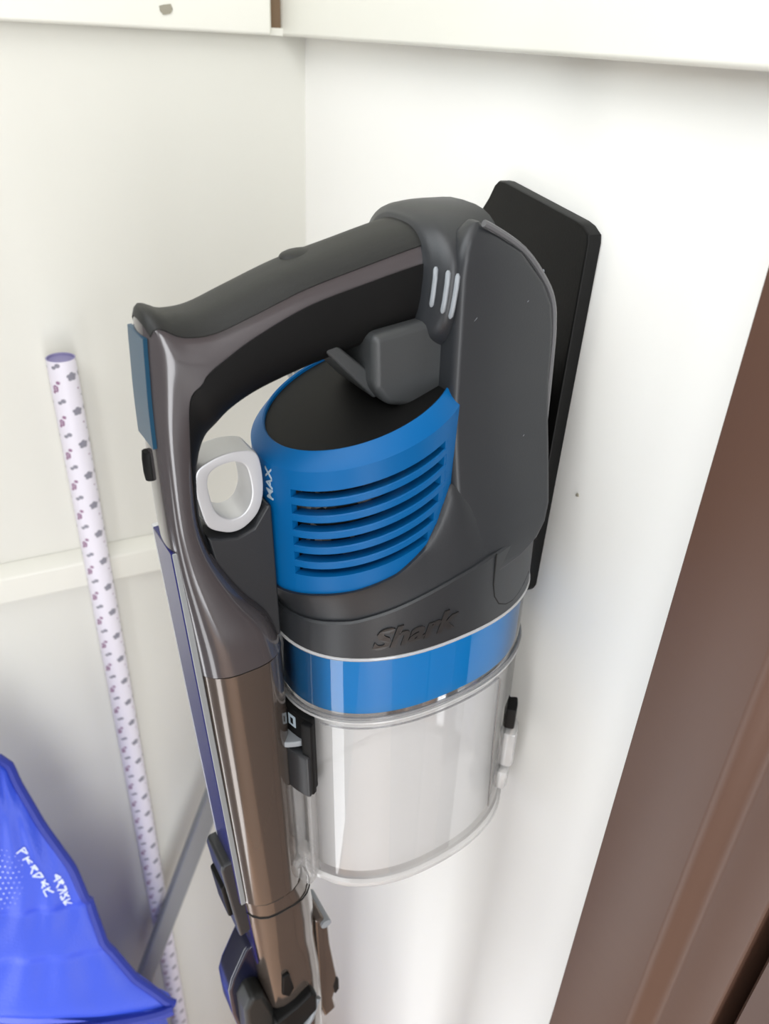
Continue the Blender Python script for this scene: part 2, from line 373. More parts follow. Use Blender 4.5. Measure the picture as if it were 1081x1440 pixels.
# release latch on the front of the cup and the clear hinge below it
def patch(name, angs, ws, off0, off1, m, parent, pf=bandp, bevel=0.0, **k):
    """a block following the oval between two angles and two heights"""
    lo_, hi_ = ws; A = [rad(a) for a in np.linspace(angs[0], angs[1], max(3, int(abs(angs[1] - angs[0]) / 4)))]
    loops = []
    f = lambda q, t: (q(math.degrees(t)) if callable(q) else q)
    for t in A:
        a = pf(t, off0); b = pf(t, off1); l_, h_ = f(lo_, t), f(hi_, t)
        loops.append([a + (l_,), b + (l_,), b + (h_,), a + (h_,)])
    return loft(name, loops, m, parent, bevel=bevel, seg=2, **k)
latch = patch('release_latch', (-20, 25), (lambda d: 0.008 + 0.0 * d, lambda d: 0.0550 - 0.00006 * abs(d)), -0.0005, 0.0035, DARK, cup, bevel=0.001)
latch['label'] = 'black release latch of the dust cup'
patch('latch_side', (21, 27), (0.009, 0.0535), 0.003, 0.0060, DARK, latch, bevel=0.001)
patch('latch_base', (-16, 26), (0.008, 0.0345), 0.003, 0.0075, SATIN, latch, bevel=0.0015)
lp = [];
A = [rad(a) for a in np.linspace(-6, 20, 12)]
for hh in (0.0365, 0.0400):
    lp.append([bandp(t, 0.002) + (hh,) for t in A] + [bandp(t, 0.0040 + 0.0085 * math.cos((math.degrees(t) - 7) / 13 * math.pi / 2)) + (hh,) for t in reversed(A)])
loft('latch_button', lp, GREYBTN, latch, bevel=0.0007, seg=2)['label'] = 'grey thumb lip of the latch'
# padlock mark in pale print
patch('lock_mark', (10.5, 15.5), (0.0450, 0.0515), 0.0032, 0.0037, PRINT, latch, smooth=False)['label'] = 'pale padlock mark'
patch('lock_hole', (12.3, 13.9), (0.0466, 0.0500), 0.0035, 0.0039, DARK, latch, smooth=False)
patch('hinge_rib', (-6, -2.5), (-0.058, 0.058), -0.001, 0.0060, CLEARRIM, cup, bevel=0.0008)
patch('hinge_rib', (1, 4), (-0.060, 0.012), -0.001, 0.0062, CLEARRIM, cup, bevel=0.0008)
patch('hinge_rib', (10, 13), (-0.060, 0.009), -0.001, 0.0050, CLEARIN, cup, bevel=0.0008)
patch('hinge_rib', (20, 23), (-0.060, 0.009), -0.001, 0.0040, CLEARIN, cup, bevel=0.0008)
patch('hinge_block', (-10, 22), (lambda d: -0.068 + 0.0002 * d, -0.038), 0.0004, 0.0068, CLEARIN, cup, bevel=0.0015)
tube('hinge_pin', [bandp(rad(a), 0.008) + (-0.046 - 0.00008 * a,) for a in np.linspace(-10, 16, 10)], 0.0028, CLEARIN, cup, n=10)
patch('side_clip', (134, 150), (-0.030, -0.004), -0.001, 0.0060, CLEARRIM, cup, bevel=0.0025)
patch('side_clip', (130, 146), (-0.044, -0.030), -0.001, 0.0045, CLEARRIM, cup, bevel=0.002)
patch('clip_catch', (136, 148), (-0.002, 0.012), -0.001, 0.0040, DARK, cup, bevel=0.001)

# --- lower band of the motor housing with the raised name
RH = [(0, .1045), (30, .1078), (46, .1100), (62, .1145), (84, .1220), (98, .1265), (125, .1300), (180, .1300)]
ridge = lambda t: interp(absdeg(t), RH)
band = loft('housing_band', [ovl(bandp, 0.0915, -0.002), ovl(bandp, 0.0915, 0.0006), ovl(bandp, lambda t: ridge(t) - 0.0008, 0.0), ovl(bandp, ridge, -0.0008), ovl(bandp, ridge, -0.004)], SATIN, vac, caps=False, angle=30)
band['label'] = 'graphite band carrying the raised name'

def text_mesh(s, size, shear=0.0, bold=0.0, depth=0.001):
    c = bpy.data.curves.new('t', 'FONT'); c.body = s; c.size = size; c.shear = shear; c.offset = bold; c.extrude = depth; c.resolution_u = 3
    o = bpy.data.objects.new('t', c); COL.objects.link(o)
    dg = bpy.context.evaluated_depsgraph_get(); me = bpy.data.meshes.new_from_object(o.evaluated_get(dg))
    bpy.data.objects.remove(o); return me
def arc_table(pf, a0, a1, n=200):
    A = np.linspace(rad(a0), rad(a1), n); P = np.array([pf(t) for t in A]); d = np.concatenate([[0], np.cumsum(np.linalg.norm(np.diff(P, axis=0), axis=1))])
    return A, d
def wrap_text(name, s, size, a0, a1, w0, w1, m, parent, pf=bandp, shear=0.0, bold=0.0, raise_=0.0006):
    me = text_mesh(s, size, shear, bold); co = np.array([v.co[:] for v in me.vertices])
    x0, x1 = co[:, 0].min(), co[:, 0].max(); y0 = 0.0; z0, z1 = co[:, 2].min(), co[:, 2].max()
    A, d = arc_table(pf, a0, a1)
    ys = co[:, 1].max()
    for v in me.vertices:
        fx = (v.co.x - x0) / (x1 - x0); t = float(np.interp(fx * d[-1], d, A))
        zz = (v.co.z - z0) / (z1 - z0); off = -0.0004 + (raise_ + 0.0004) * zz
        u, vv = pf(t, off); hgt = w0(t) if callable(w0) else w0
        v.co = (u, vv, hgt + (v.co.y / ys) * w1)
    return link(name, me, m, parent, smooth=False)
wrap_text('name_lettering', 'Shark', 0.01, 54.5, 87.5, lambda t: 0.0965 + 0.0028 * (math.degrees(t) - 54.5) / 33, 0.0098, EMBOSS, band, shear=0.28, bold=0.00035, raise_=0.0009)['label'] = 'raised italic name in dark letters'
# round ended cover plate near the back of the band
up = []
for a, ww in ((100.5, .127), (100.7, .112), (102, .105), (105, .0995), (110, .0965), (115, .0955), (121, .0965), (127, .0985), (134, .1005), (134, .130), (118, .130)): up.append((rad(a), ww))
def plate_patch(name, P, off0, off1, m, parent):
    n = len(P); V = [bandp(t, off0) + (ww,) for t, ww in P] + [bandp(t, off1) + (ww,) for t, ww in P]
    F = [tuple(range(n)), tuple(range(2 * n - 1, n - 1, -1))] + [(i, (i + 1) % n, (i + 1) % n + n, i + n) for i in range(n)]
    return mk(name, V, F, m, parent, smooth=False)
tube('seam_line', [bandp(t, 0.0003) + (ww,) for t, ww in up[:9]], 0.00035, SEAM, band, n=6)

# --- shell that wraps the drum above the band
HB = [(0, .1284), (13, .1284), (40, .1302), (60, .1304), (83, .1316), (101, .1363), (108, .1415), (115, .1490), (120, .1530), (180, .1530)]
def hb(t): return interp(absdeg(t), HB) - DTILT * (drump(t)[0] - DR['u0'])
_TT = np.linspace(-math.pi, math.pi, 2881); _AA = np.array([math.atan2(bandp(q)[1], bandp(q)[0] - DR['u0']) for q in _TT])
def match(t):                        # band angle lying on the same ray from the drum axis
    u, v = drump(t); return float(np.interp(math.atan2(v, u - DR['u0']), _AA, _TT))
rows = []
for s in np.linspace(0, 1, 9):
    row = []
    for t in TH:
        tb = match(t); a = bandp(tb, -0.0016); b = drump(t, 0.0012); e = s ** 1.0; q = 1 - (1 - s) ** 1.6
        uu = a[0] + (b[0] - a[0]) * e; vv = a[1] + (b[1] - a[1]) * e
        row.append((uu, vv, ridge(tb) + (hb(t) - ridge(tb)) * q))
    rows.append(row)
rows.append([drump(t, -0.0006) + (hb(t),) for t in TH])
loft('housing_shell', rows, SATIN, vac, caps=False, angle=50)

# --- blue vent drum
vent = loft('vent_drum', [ovl(drump, dl(0.1775), -0.003), ovl(drump, dl(0.1775), 0), ovl(drump, dl(0.1828), 0), ovl(drump, dl(0.1836), -0.0005), ovl(drump, dl(0.1884), -0.0042), ovl(drump, dl(0.1888), -0.0048), ovl(drump, dl(0.1884), -0.0054), ovl(drump, dl(0.1866), -0.0058)], BLUE, vac, caps=False, angle=24)
vent['label'] = 'blue vented drum of the motor'
loft('drum_top', [ovl(drump, dl(0.1874), -0.0056), ovl(drump, dl(0.1860), -0.008), ovl(drump, dl(0.1850), -0.020), ovl(drump, dl(0.1848), -0.034)], DARK, vac)['label'] = 'matte black top of the drum'  # black deepened to stand for the shade under the handle
loft('filter_core', [ovl(drump, dl(0.120), -0.0068), ovl(drump, dl(0.184), -0.0068)], FOAM, vac)['label'] = 'dark speckled filter foam'
patch('vent_panel', (-160, 25.5), (dd(0.1275), dd(0.1778)), -0.003, 0.0, BLUE, vent, pf=drump)
patch('vent_panel', (114, 160), (dd(0.1275), dd(0.1778)), -0.003, 0.0, BLUE, vent, pf=drump)
patch('vent_panel', (25.5, 114), (dd(0.1752), dd(0.1778)), -0.003, 0.0, BLUE, vent, pf=drump)
patch('vent_panel', (25.5, 114), (dd(0.1285), dd(0.1381)), -0.003, 0.0, BLUE, vent, pf=drump)
ends = [112.6, 112.3, 110.3, 109, 106, 102]
tops = [0.1752, 0.1687, 0.1618, 0.1549, 0.1481, 0.1414]
def slat(a0, a1, w1, thick, drop):
    loops = []
    for a in np.linspace(a0, a1, 26):
        t = rad(a); o = drump(t, 0.0); i = drump(t, -0.0060); z = dl(w1)(t)
        loops.append([o + (z - thick,), o + (z,), i + (z - drop,), i + (z - thick - drop,)])
    return loft('slat', loops, BLUE, vent, bevel=0.0004, seg=1, angle=30)
for k in range(1, 6):
    slat(24.5, 115, tops[k] + 0.0032, 0.0032, 0.0006)
# sloping sill under the lowest slot
slat(24.5, 115, 0.1381, 0.003, 0.0006)
for k in range(6):
    patch('slot_end', (ends[k], 116), (dd(tops[k] - 0.0036), dd(tops[k] + 0.0002)), -0.0028, -0.0001, BLUE, vent, pf=drump)
# MAX mark reading upwards beside the trigger
me = text_mesh('MAX', 0.01, 0.0, 0.0001, 0.0004); co = np.array([v.co[:] for v in me.vertices]); xs = co[:, 0].max()
A, d = arc_table(drump, 12.0, 6.5)
for v in me.vertices:
    t = float(np.interp(v.co.y / co[:, 1].max() * d[-1], d, A)); u, vv = drump(t, 0.0003 if v.co.z > 0 else -0.0002)
    v.co = (u, vv, dl(0.1675)(t) + v.co.x / xs * 0.0135)
link('max_lettering', me, PRINT, vent, smooth=False)['label'] = 'small pale MAX mark'

tube('lint', [(.0675, .004, .138), (.0700, .0045, .130), (.0690, .005, .122), (.0665, .0055, .108), (.0660, .0055, .096)], [.0006, .0014, .0009, .0006, .0005], PRINT, vac, n=6)['label'] = 'grey strand of lint'
# --- spine against the wall mount
sp = [(0.003, 0.105), (0.003, 0.244), (0.0015, 0.249), (-0.002, 0.2508), (-0.008, 0.2490), (-0.024, 0.2395), (-0.0355, 0.2275), (-0.0405, 0.2190), (-0.0425, 0.2100), (-0.0435, 0.199), (-0.0450, 0.163), (-0.0445, 0.129), (-0.044, 0.112)]
SB = [(.116, -.014), (.1175, -.019), (.121, -.0300), (.126, -.0375), (.132, -.0420), (.139, -.0442), (.150, -.0448), (.163, -.0450), (.199, -.0435), (.210, -.0425), (.219, -.0405), (.2275, -.0355), (.2395, -.0240), (.2450, -.0150), (.2490, -.0085), (.2505, -.0065)]
SF = [(.10, .003), (.236, .003), (.242, .0020), (.2465, .0000), (.2490, -.0022), (.2505, -.0045)]
SN = [(.100, .0440), (.118, .0436), (.128, .0422), (.140, .0396), (.152, .0366), (.163, .0343), (.175, .0322), (.19, .0306), (.240, .0300), (.247, .0285), (.2505, .0262)]
FAR = lambda w_: interp(w_, [(.19, .014), (.210, .006), (.225, -.004), (.240, -.015), (.2505, -.0215)])
lv = sorted(set([w_ for w_, _ in SB] + list(np.linspace(.118, .250, 34))))
loft('spine_housing', [rrect(interp(w_, SB), interp(w_, SF), (interp(w_, SN) + FAR(w_)) / 2, .0030, w_, vc=(interp(w_, SN) - FAR(w_)) / 2) for w_ in lv], SATIN, vac, angle=42)
# raised back lip that follows the spine
lip = [Vector((u, 0.0296, ww)) for u, ww in catmull(sp[3:], 4)]
tube('spine_trim', [(p.x - 0.0006, 0.0283, p.z + 0.0004) for p in lip[3:-4]], 0.0012, mat('pale_edge_plastic', srgb(92, 92, 94), 0.35), vac, n=8)

# --- handle loop: stations of outer and inner edge in (u, w), half width, seam angles
ST = [((-.014, .2496), (-.002, .2140), .0180, 50, 72, 0), ((.008, .2472), (.0125, .2118), .0176, 51, 72, 0), ((.030, .2430), (.0335, .2085), .0168, 52, 72, 0), ((.051, .2385), (.0525, .2050), .0165, 52, 72, 0),
      ((.070, .2328), (.0680, .2012), .0160, 53, 77, .0003), ((.083, .2293), (.0775, .1970), .0150, 52, 83.5, .0010), ((.0925, .2296), (.0832, .1925), .0135, 48, 90.4, .0020), ((.1005, .2315), (.0872, .1885), .0118, 40, 98, .0028),
      ((.1030, .2125), (.0902, .1820), .0108, 25, 110, .0032), ((.1042, .1900), (.0920, .1735), .0104, 25, 122, .0034), ((.1047, .1600), (.0926, .1585), .0104, 25, 130, .0034), ((.1042, .1400), (.0890, .1420), .0112, 25, 140, .0032),
      ((.1033, .1200), (.0800, .1230), .0138, 25, 160, .0025), ((.1027, .1040), (.0700, .1075), .0160, 25, 170, .0020), ((.1022, .0912), (.0655, .0912), .0166, 25, 170, .0018)]
arr = catmull([[a[0], a[1], b[0], b[1], hv, s1, s2, vc] for a, b, hv, s1, s2, vc in ST], 5)
NE = 2.7
def hpt(r, ph, off=0.0):
    o = Vector((r[0], r[1])); i = Vector((r[2], r[3])); c = (o + i) / 2; d = (o - i); a = d.length / 2; d.normalize()
    x = (a + off) * sgnpow(math.cos(ph), 2 / NE); y = (r[4] + off) * sgnpow(math.sin(ph), 2 / NE)
    return (c.x + d.x * x, y + r[7], c.y + d.y * x)
loft('handle_shell', [[hpt(r, 2 * math.pi * k / 48) for k in range(48)] for r in arr], GLOSS, vac, angle=60)['label'] = 'glossy gunmetal handle loop'
def overlay(name, rows_, a0, a1, off, m, label, n=18):
    V = []; F = []
    for r in rows_:
        p0, p1 = a0(r), a1(r)
        line = [hpt(r, rad(p0), -0.0012)] + [hpt(r, rad(p0 + (p1 - p0) * k / n), off) for k in range(n + 1)] + [hpt(r, rad(p1), -0.0012)]
        V.append(line)
    o = loft(name, V, m, vac, caps=False, closed=False, angle=50); o['label'] = label; return o
i_corner = 7 * 5
top_rows = [r for r in arr[3:i_corner + 2]]
def fade(r, full):                   # the grip narrows to a rounded tip at the corner
    return full
overlay('top_grip', top_rows, lambda r: -r[5], lambda r: r[5], 0.0006, MATTE, 'matte black top of the handle')
overlay('under_grip', arr[:11 * 5], lambda r: r[6], lambda r: 360 - r[6], 0.0006, DARK, 'matte black inner side of the handle loop')
# little bump on the handle top
b_ = bmesh.new(); bmesh.ops.create_uvsphere(b_, u_segments=16, v_segments=8, radius=1, matrix=Matrix.Translation((0.043, -0.004, 0.2392)) @ Matrix.Diagonal((0.008, 0.006, 0.0022, 1)))
fin('handle_button', b_, MATTE, vac)
# collar where the handle meets the spine
cr = [r for r in catmull([[-.0190, .2518, -.006, .200, .0285], [-.005, .2522, .0030, .2035, .0282], [.0030, .2512, .0082, .2075, .0278], [.0078, .2490, .0118, .2105, .0200]], 4)]
loft('handle_collar', [[hpt(list(r) + [0, 0, 0], 2 * math.pi * k / 40) for k in range(40)] for r in cr], SATIN, vac, angle=60)['label'] = 'graphite collar between handle and spine'
for q, p0 in ((10.6, 84), (8.6, 86), (6.6, 88)):
    i0 = int(q); f_ = q - i0; r_ = list(cr[i0] * (1 - f_) + cr[i0 + 1] * f_) + [0, 0, 0]
    tube('grip_rib', [hpt(r_, rad(p0 + a), 0.0002) for a in (-9, -7, 0, 8, 14, 16)], [0.0004, 0.0009, 0.0009, 0.0009, 0.0009, 0.0004], GREYBTN, vac, n=8)

# display and button on the front of the handle
def front_panel(name, w0, w1, v0, v1, m, label=None):
    A = [r for r in arr if w0 <= r[1] <= w1 and r[0] > 0.095]
    loops = []
    for r in A: loops.append([(r[0] - 0.0008, v0, r[1]), (r[0] + 0.0005, v0, r[1]), (r[0] + 0.0005, v1, r[1]), (r[0] - 0.0008, v1, r[1])])
    o = loft(name, loops, m, vac, bevel=0.0)
    if label: o['label'] = label
    return o
front_panel('display', 0.190, 0.229, -0.0050, 0.0105, SCREEN, 'teal glass display on the front of the handle')
tube('power_button', [(0.1042, 0.002, 0.1855), (0.1046, 0.002, 0.183), (0.1048, 0.002, 0.178), (0.1046, 0.002, 0.1755)], 0.0022, DARK, vac, n=10)

# --- trigger ring (silver) in the loop
def ring_pts(P, n): 
    P = P + [P[0]]; Q = catmull(P, n)[:-1]; return Q
out_ = [(.0920, .1700), (.0905, .1760), (.0860, .1785), (.0810, .1797), (.0750, .1797), (.0690, .1775), (.0672, .1700), (.0675, .1600), (.0700, .1530), (.0750, .1488), (.0795, .1477), (.0840, .1490), (.0892, .1530), (.0912, .1610)]
in_ = [(.0874, .1690), (.0866, .1730), (.0845, .1750), (.0805, .1760), (.0765, .1756), (.0735, .1735), (.0722, .1690), (.0718, .1620), (.0733, .1570), (.0760, .1542), (.0795, .1535), (.0826, .1547), (.0855, .1580), (.0868, .1630)]
def closed_cat(P, n):
    P = np.array(P); N = len(P); o = []
    for i in range(N):
        a, b, c, d = P[i - 1], P[i], P[(i + 1) % N], P[(i + 2) % N]
        for t in np.linspace(0, 1, n, endpoint=False):
            o.append(0.5 * (2 * b + (c - a) * t + (2 * a - 5 * b + 4 * c - d) * t * t + (3 * b - a - 3 * c + d) * t ** 3))
    return o
O = closed_cat(out_, 4); I = closed_cat(in_, 4); n = len(O); VR0, VR1 = -0.007, 0.0065
V = [(p[0], VR1, p[1]) for p in O] + [(p[0], VR1, p[1]) for p in I] + [(p[0], VR0, p[1]) for p in O] + [(p[0], VR0, p[1]) for p in I]
F = []
for i in range(n):
    j = (i + 1) % n
    F += [(i, j, n + j, n + i), (2 * n + i, 3 * n + i, 3 * n + j, 2 * n + j), (i, 2 * n + i, 2 * n + j, j), (n + i, n + j, 3 * n + j, 3 * n + i)]
mk('trigger_ring', V, F, SILVER, vac, bevel=0.0008, seg=2, bang=40)['label'] = 'silver ring trigger inside the handle loop'
# web between the tube and the drum
prism('neck_web', [(.0905, .150), (.086, .1478), (.0795, .1462), (.0730, .1480), (.0672, .1560), (.0655, .1560), (.0655, .094), (.0800, .094), (.0860, .120)], -0.010, 0.0085, SATIN, vac, bevel=0.0015)

# --- grey lever block hanging between handle and drum
prism('release_lever', [(.0305, .2170), (.0300, .1980), (.0245, .1905), (.0130, .1872), (.0010, .1900), (-.0060, .1940), (-.0060, .2200)], -0.018, 0.0215, BLOCK, vac, bevel=0.0030, seg=3)
prism('lever_arm', [(.0480, .2155), (.0430, .2160), (.0270, .2010), (.0240, .1935), (.0262, .1915)], -0.010, 0.0155, BLOCK, vac, bevel=0.0010)

# --- wand
wand = loft('wand_tube', [rrect(.0655, .1020, .0166, .0140, .0906, vc=.0018), rrect(.0650, .1008, .0166, .0140, .04, vc=.0018), rrect(.0642, .0985, .0164, .0140, -.066, vc=.0018)], WANDG, vac, angle=50)
wand['label'] = 'glossy gunmetal upper wand'
loft('seam_ring', [rrect(.0660, .1012, .0163, .0140, .0900, vc=.0018), rrect(.0660, .1012, .0163, .0140, .0918, vc=.0018)], SEAM, vac)
def strip(name, v0, v1, off, m, w0, w1, u0, u1):
    prism_pts = []
    V = [(u0 - .002, v0, w0), (u0 + off, v0, w0), (u0 + off, v1, w0), (u0 - .002, v1, w0), (u1 - .002, v0, w1), (u1 + off, v0, w1), (u1 + off, v1, w1), (u1 - .002, v1, w1)]
    return mk(name, V, [(0, 1, 2, 3), (7, 6, 5, 4), (0, 4, 5, 1), (1, 5, 6, 2), (2, 6, 7, 3), (3, 7, 4, 0)], m, vac, bevel=0.0003, seg=1)
strip('front_strip', -0.0085, 0.0110, 0.0006, STRIP_REFLECT, 0.150, -0.066, 0.1042, 0.0986)['label'] = 'glossy dark strip down the front of the wand'
strip('strip_edge', -0.0110, -0.0086, 0.0008, SILVER, 0.150, -0.066, 0.1038, 0.0984)
strip('strip_edge', 0.0112, 0.0118, 0.0005, STEEL, 0.150, -0.066, 0.1040, 0.0984)
loft('seam_ring', [rrect(.0648, .0980, .0160, .0140, -.0652, vc=.0018), rrect(.0648, .0978, .0160, .0140, -.0675, vc=.0018)], SEAM, vac)
# lower wand, waisted
low = loft('lower_wand', [rrect(.0630, .0975, .0178, .0140, -.0668), rrect(.0600, .0965, .0172, .0130, -.080), rrect(.0585, .0955, .0165, .0120, -.100), rrect(.0585, .0945, .0150, .0110, -.125),
                    rrect(.0580, .0940, .0150, .0110, -.140), rrect(.0570, .0935, .0165, .0120, -.160), rrect(.0565, .0930, .0172, .0120, -.200), rrect(.0575, .0920, .0172, .0120, -.235)], WANDG, vac, angle=60)
low['label'] = 'glossy lower wand section'
tube('seam_ring', [p for p in rrect(.0596, .0966, .0175, .0130, -.0795)], 0.0004, SEAM, vac, n=6, closed=True)
prism('wand_window', [(.0835, -.142), (.0795, -.142), (.0775, -.160), (.0810, -.166), (.0850, -.160)], 0.0135, 0.0172, DARK, vac, bevel=0.001)
prism('lower_strip', [(.0955, -.070), (.0962, -.070), (.0945, -.130), (.0935, -.130)], -0.010, 0.009, STRIP_REFLECT, vac)
# release button block on the front of the wand
prism('wand_button', [(.0950, -.034), (.1040, -.034), (.1052, -.038), (.1010, -.0985), (.0930, -.0960)], -0.012, 0.0085, SATIN, vac, bevel=0.0015)
prism('button_pad', [(.1035, -.052), (.1062, -.054), (.1045, -.080), (.1020, -.080)], -0.009, 0.006, DARK, vac, bevel=0.001)
# back rail of the folding joint
prism('joint_rail', [(.0590, -.120), (.0535, -.121), (.0510, -.128), (.0500, -.150), (.0475, -.178), (.0462, -.190), (.0470, -.204), (.0495, -.214), (.0480, -.228), (.0560, -.232), (.0590, -.215)], -0.008, 0.010, WANDG, vac, bevel=0.0015)
prism('rail_catch', [(.0475, -.190), (.0455, -.196), (.0455, -.207), (.0485, -.211), (.0500, -.200)], -0.006, 0.0105, DARK, vac, bevel=0.001)
tube('joint_pin', [(.0530, -0.010, -.1255), (.0530, 0.0115, -.1255)], 0.0032, GREYBTN, vac, n=14)
# black folding levers at the joint
prism('joint_lever', [(.0930, -.118), (.0985, -.122), (.1080, -.142), (.1110, -.152), (.1110, -.178), (.1080, -.206), (.0990, -.216), (.0920, -.212)], -0.013, 0.004, NAVY, vac, bevel=0.002)
prism('joint_lever', [(.0950, -.150), (.1020, -.146), (.1070, -.156), (.1080, -.204), (.1000, -.216), (.0905, -.208), (.0900, -.176)], -0.004, 0.0165, MATTE, vac, bevel=0.003)
prism('joint_lever', [(.0920, -.176), (.0780, -.172), (.0690, -.166), (.0655, -.172), (.0660, -.188), (.0740, -.196), (.0930, -.206)], 0.0120, 0.0220, DARK, vac, bevel=0.002)
tube('joint_loop', [(.100, 0.012, -.204), (.094, 0.0205, -.1985), (.086, 0.0235, -.1970), (.078, 0.0235, -.1985), (.071, 0.0215, -.1930), (.064, 0.0175, -.1840)], 0.0022, GREYBTN, vac, n=10)
# rest of the wand down to the floor head
WF = -(H - 0.30) / 0.99927913
loft('lower_tube', [rrect(.0600, .0915, .0155, .0130, -.232), rrect(.0600, .0915, .0155, .0130, WF + 0.075)], GLOSS, vac, angle=50)
bm_ = bmesh.new(); bmesh.ops.create_cone(bm_, segments=24, radius1=0.026, radius2=0.026, depth=0.05, cap_ends=True, matrix=Matrix.Translation((.0757, 0, WF + 0.055)) @ Matrix.Rotation(math.pi / 2, 4, 'X'))
fin('swivel_joint', bm_, SATIN, vac, bevel=0.003)
hd = [(.030, WF + 0.006), (.030, WF + 0.030), (.045, WF + 0.046), (.095, WF + 0.052), (.128, WF + 0.040), (.138, WF + 0.022), (.138, WF + 0.0105)]
prism('floor_head', hd, -0.115, 0.115, SATIN, vac, bevel=0.006)

# ------------------------------------------------------------------ wall mount of the vacuum
mount = thing('wall_mount', 'flat black plastic wall mount plate behind the vacuum on the white wall', 'wall mount', (0, 0.275, H - 0.14))
T = 0.0068
out = [(0.2370, -0.0630), (0.2377, -0.0600), (0.2420, -0.0575), (0.2460, -0.0565), (0.2980, -0.0506), (0.3020, -0.0508), (0.3048, -0.0530), (0.3085, -0.0590), (0.3160, -0.0680), (0.3300, -0.0790), (0.3330, -0.0850), (0.3330, -0.2050),
       (0.3200, -0.2240), (0.3100, -0.2290), (0.2440, -0.2310), (0.2385, -0.2295), (0.2370, -0.2260)]
out = [(y - 0.275, z + 0.14) for y, z in out]; n = len(out)
V = [(0, y, z) for y, z in out] + [(-T, y, z) for y, z in out]
mk('back_plate', V, [tuple(range(n)), tuple(range(2 * n - 1, n - 1, -1))] + [(i, (i + 1) % n, (i + 1) % n + n, i + n) for i in range(n)], PLATE, mount, bevel=0.0011, seg=2, bang=50)
box('hook', (-0.030, -0.030, -0.060), (-T + 0.0005, 0.004, 0.015), PLATE, mount, bevel=0.003)

# ------------------------------------------------------------------ gift wrap roll
RX, RY, RR, RT = -0.1826, 0.5345, 0.0095, H - 0.193
roll = thing('gift_wrap_roll', 'tall thin roll of white gift wrap with tiny flowers standing against the left wall', 'gift wrap', (RX, RY, 0))
def roll_mesh():
    N = 40; rows = [(RR, 0.0), (RR, RT)]
    bm = bmesh.new(); uvl = bm.loops.layers.uv.new('UVMap'); g = []
    for r, z in rows: g.append([bm.verts.new((r * math.cos(2 * math.pi * k / N), r * math.sin(2 * math.pi * k / N), z)) for k in range(N)])
    for i in range(N):
        f = bm.faces.new((g[0][i], g[0][(i + 1) % N], g[1][(i + 1) % N], g[1][i]))
        uvs = [(i, 0), (i + 1, 0), (i + 1, 1), (i, 1)]
        for l, (a, b) in zip(f.loops, uvs): l[uvl].uv = (a / N * 2.0 + 0.92, b * RT / 0.0252)
    me = bpy.data.meshes.new('paper'); bm.to_mesh(me); bm.free(); return me
link('paper', roll_mesh(), PAPER, roll)
N = 40
inner_l = [[(r * math.cos(2 * math.pi * k / N), r * math.sin(2 * math.pi * k / N), z) for k in range(N)] for r, z in ((RR, RT), (RR - 0.0004, RT + 0.0002), (RR - 0.0010, RT), (RR - 0.0012, RT - 0.0016), (RR - 0.0040, RT - 0.0020))]
loft('paper_edge', inner_l[:3], LILAC, roll, caps=False)
loft('paper_end', inner_l[2:], LILAC, roll, caps=False)['label'] = 'lilac end of the roll'
loft('tube_core', [[(0.0056 * math.cos(2 * math.pi * k / 24), 0.0056 * math.sin(2 * math.pi * k / 24), z) for k in range(24)] for z in (0.001, RT - 0.0018)], LILAC, roll)

# ------------------------------------------------------------------ leaning grey metal bar
pb, pt_ = Vector((-0.347, 0.511, 0.0)), Vector((-0.078, 0.513, H - 0.545))
dirv = (pt_ - pb).normalized(); Lb = (pt_ - pb).length
wv = dirv.cross(Vector((0, 1, 0))).normalized(); nv = wv.cross(dirv).normalized()
MB = Matrix((wv, nv, dirv)).transposed().to_4x4(); MB.translation = pb
bar = thing('metal_bar', 'grey flat metal bar leaning to the right against the left wall behind the wand', 'metal bar', rot=MB)
loft('bar', [rrect(-0.0095, 0.0095, 0.005, 0.002, 0.02), rrect(-0.0095, 0.0095, 0.005, 0.002, Lb)], STEEL, bar, angle=40)
loft('foot', [rrect(-0.011, 0.011, 0.0065, 0.003, 0.004), rrect(-0.011, 0.011, 0.0065, 0.003, 0.035)], MATTE, bar, bevel=0.001)
loft('end_cap', [rrect(-0.010, 0.010, 0.0056, 0.003, Lb - 0.012), rrect(-0.010, 0.010, 0.0056, 0.003, Lb + 0.002)], MATTE, bar, bevel=0.0008)

# ------------------------------------------------------------------ small grey wall hook
hook = thing('wall_hook', 'small grey hook on the wall seen through the handle loop', 'hook', (0, 0.535, H - 0.219))
box('base', (-0.004, -0.008, -0.014), (0, 0.008, 0.012), STEEL, hook, bevel=0.0015)
tube('hook_arm', [(-0.003, 0, 0.004), (-0.012, 0, 0.002), (-0.016, 0, -0.006), (-0.016, 0, -0.010), (-0.020, 0, -0.010), (-0.022, 0, -0.003)], 0.0022, STEEL, hook, n=8)

# ------------------------------------------------------------------ blue nylon bag
e3 = Vector((-0.8863, 0.4631, 0)); n3 = Vector((-0.4631, -0.8863, 0))
SC = 0.85
KB = Vector((-0.21 + SC * (0.21 - 0.19143), SC * 0.40, H - SC * 0.76991))
MBag = Matrix((e3, n3, Vector((0, 0, 1)))).transposed().to_4x4(); MBag.translation = Vector((KB.x, KB.y, 0))
bag = thing('nylon_bag', 'bright blue nylon bag with dark piped edges and white print at lower left', 'bag', rot=MBag)
zb = KB.z; WID = 0.310 * SC
EDGE = [(0, 0), (10, 14), (22.6, 36), (48, 61.5), (83, 77), (127, 91.5), (165, 115), (206, 137), (220, 142), (226, 151)]
def eR(z): return float(np.interp(z / SC * 1000, [a for a, b in EDGE], [b for a, b in EDGE])) * SC / 1000
def nz(z):
    return float(np.interp(z / SC * 1000, [0, 6, 48, 54, 90, 97, 170, 226], [0, 0.0, -.022, -.021, -.040, -.038, -.060, -.080])) * SC
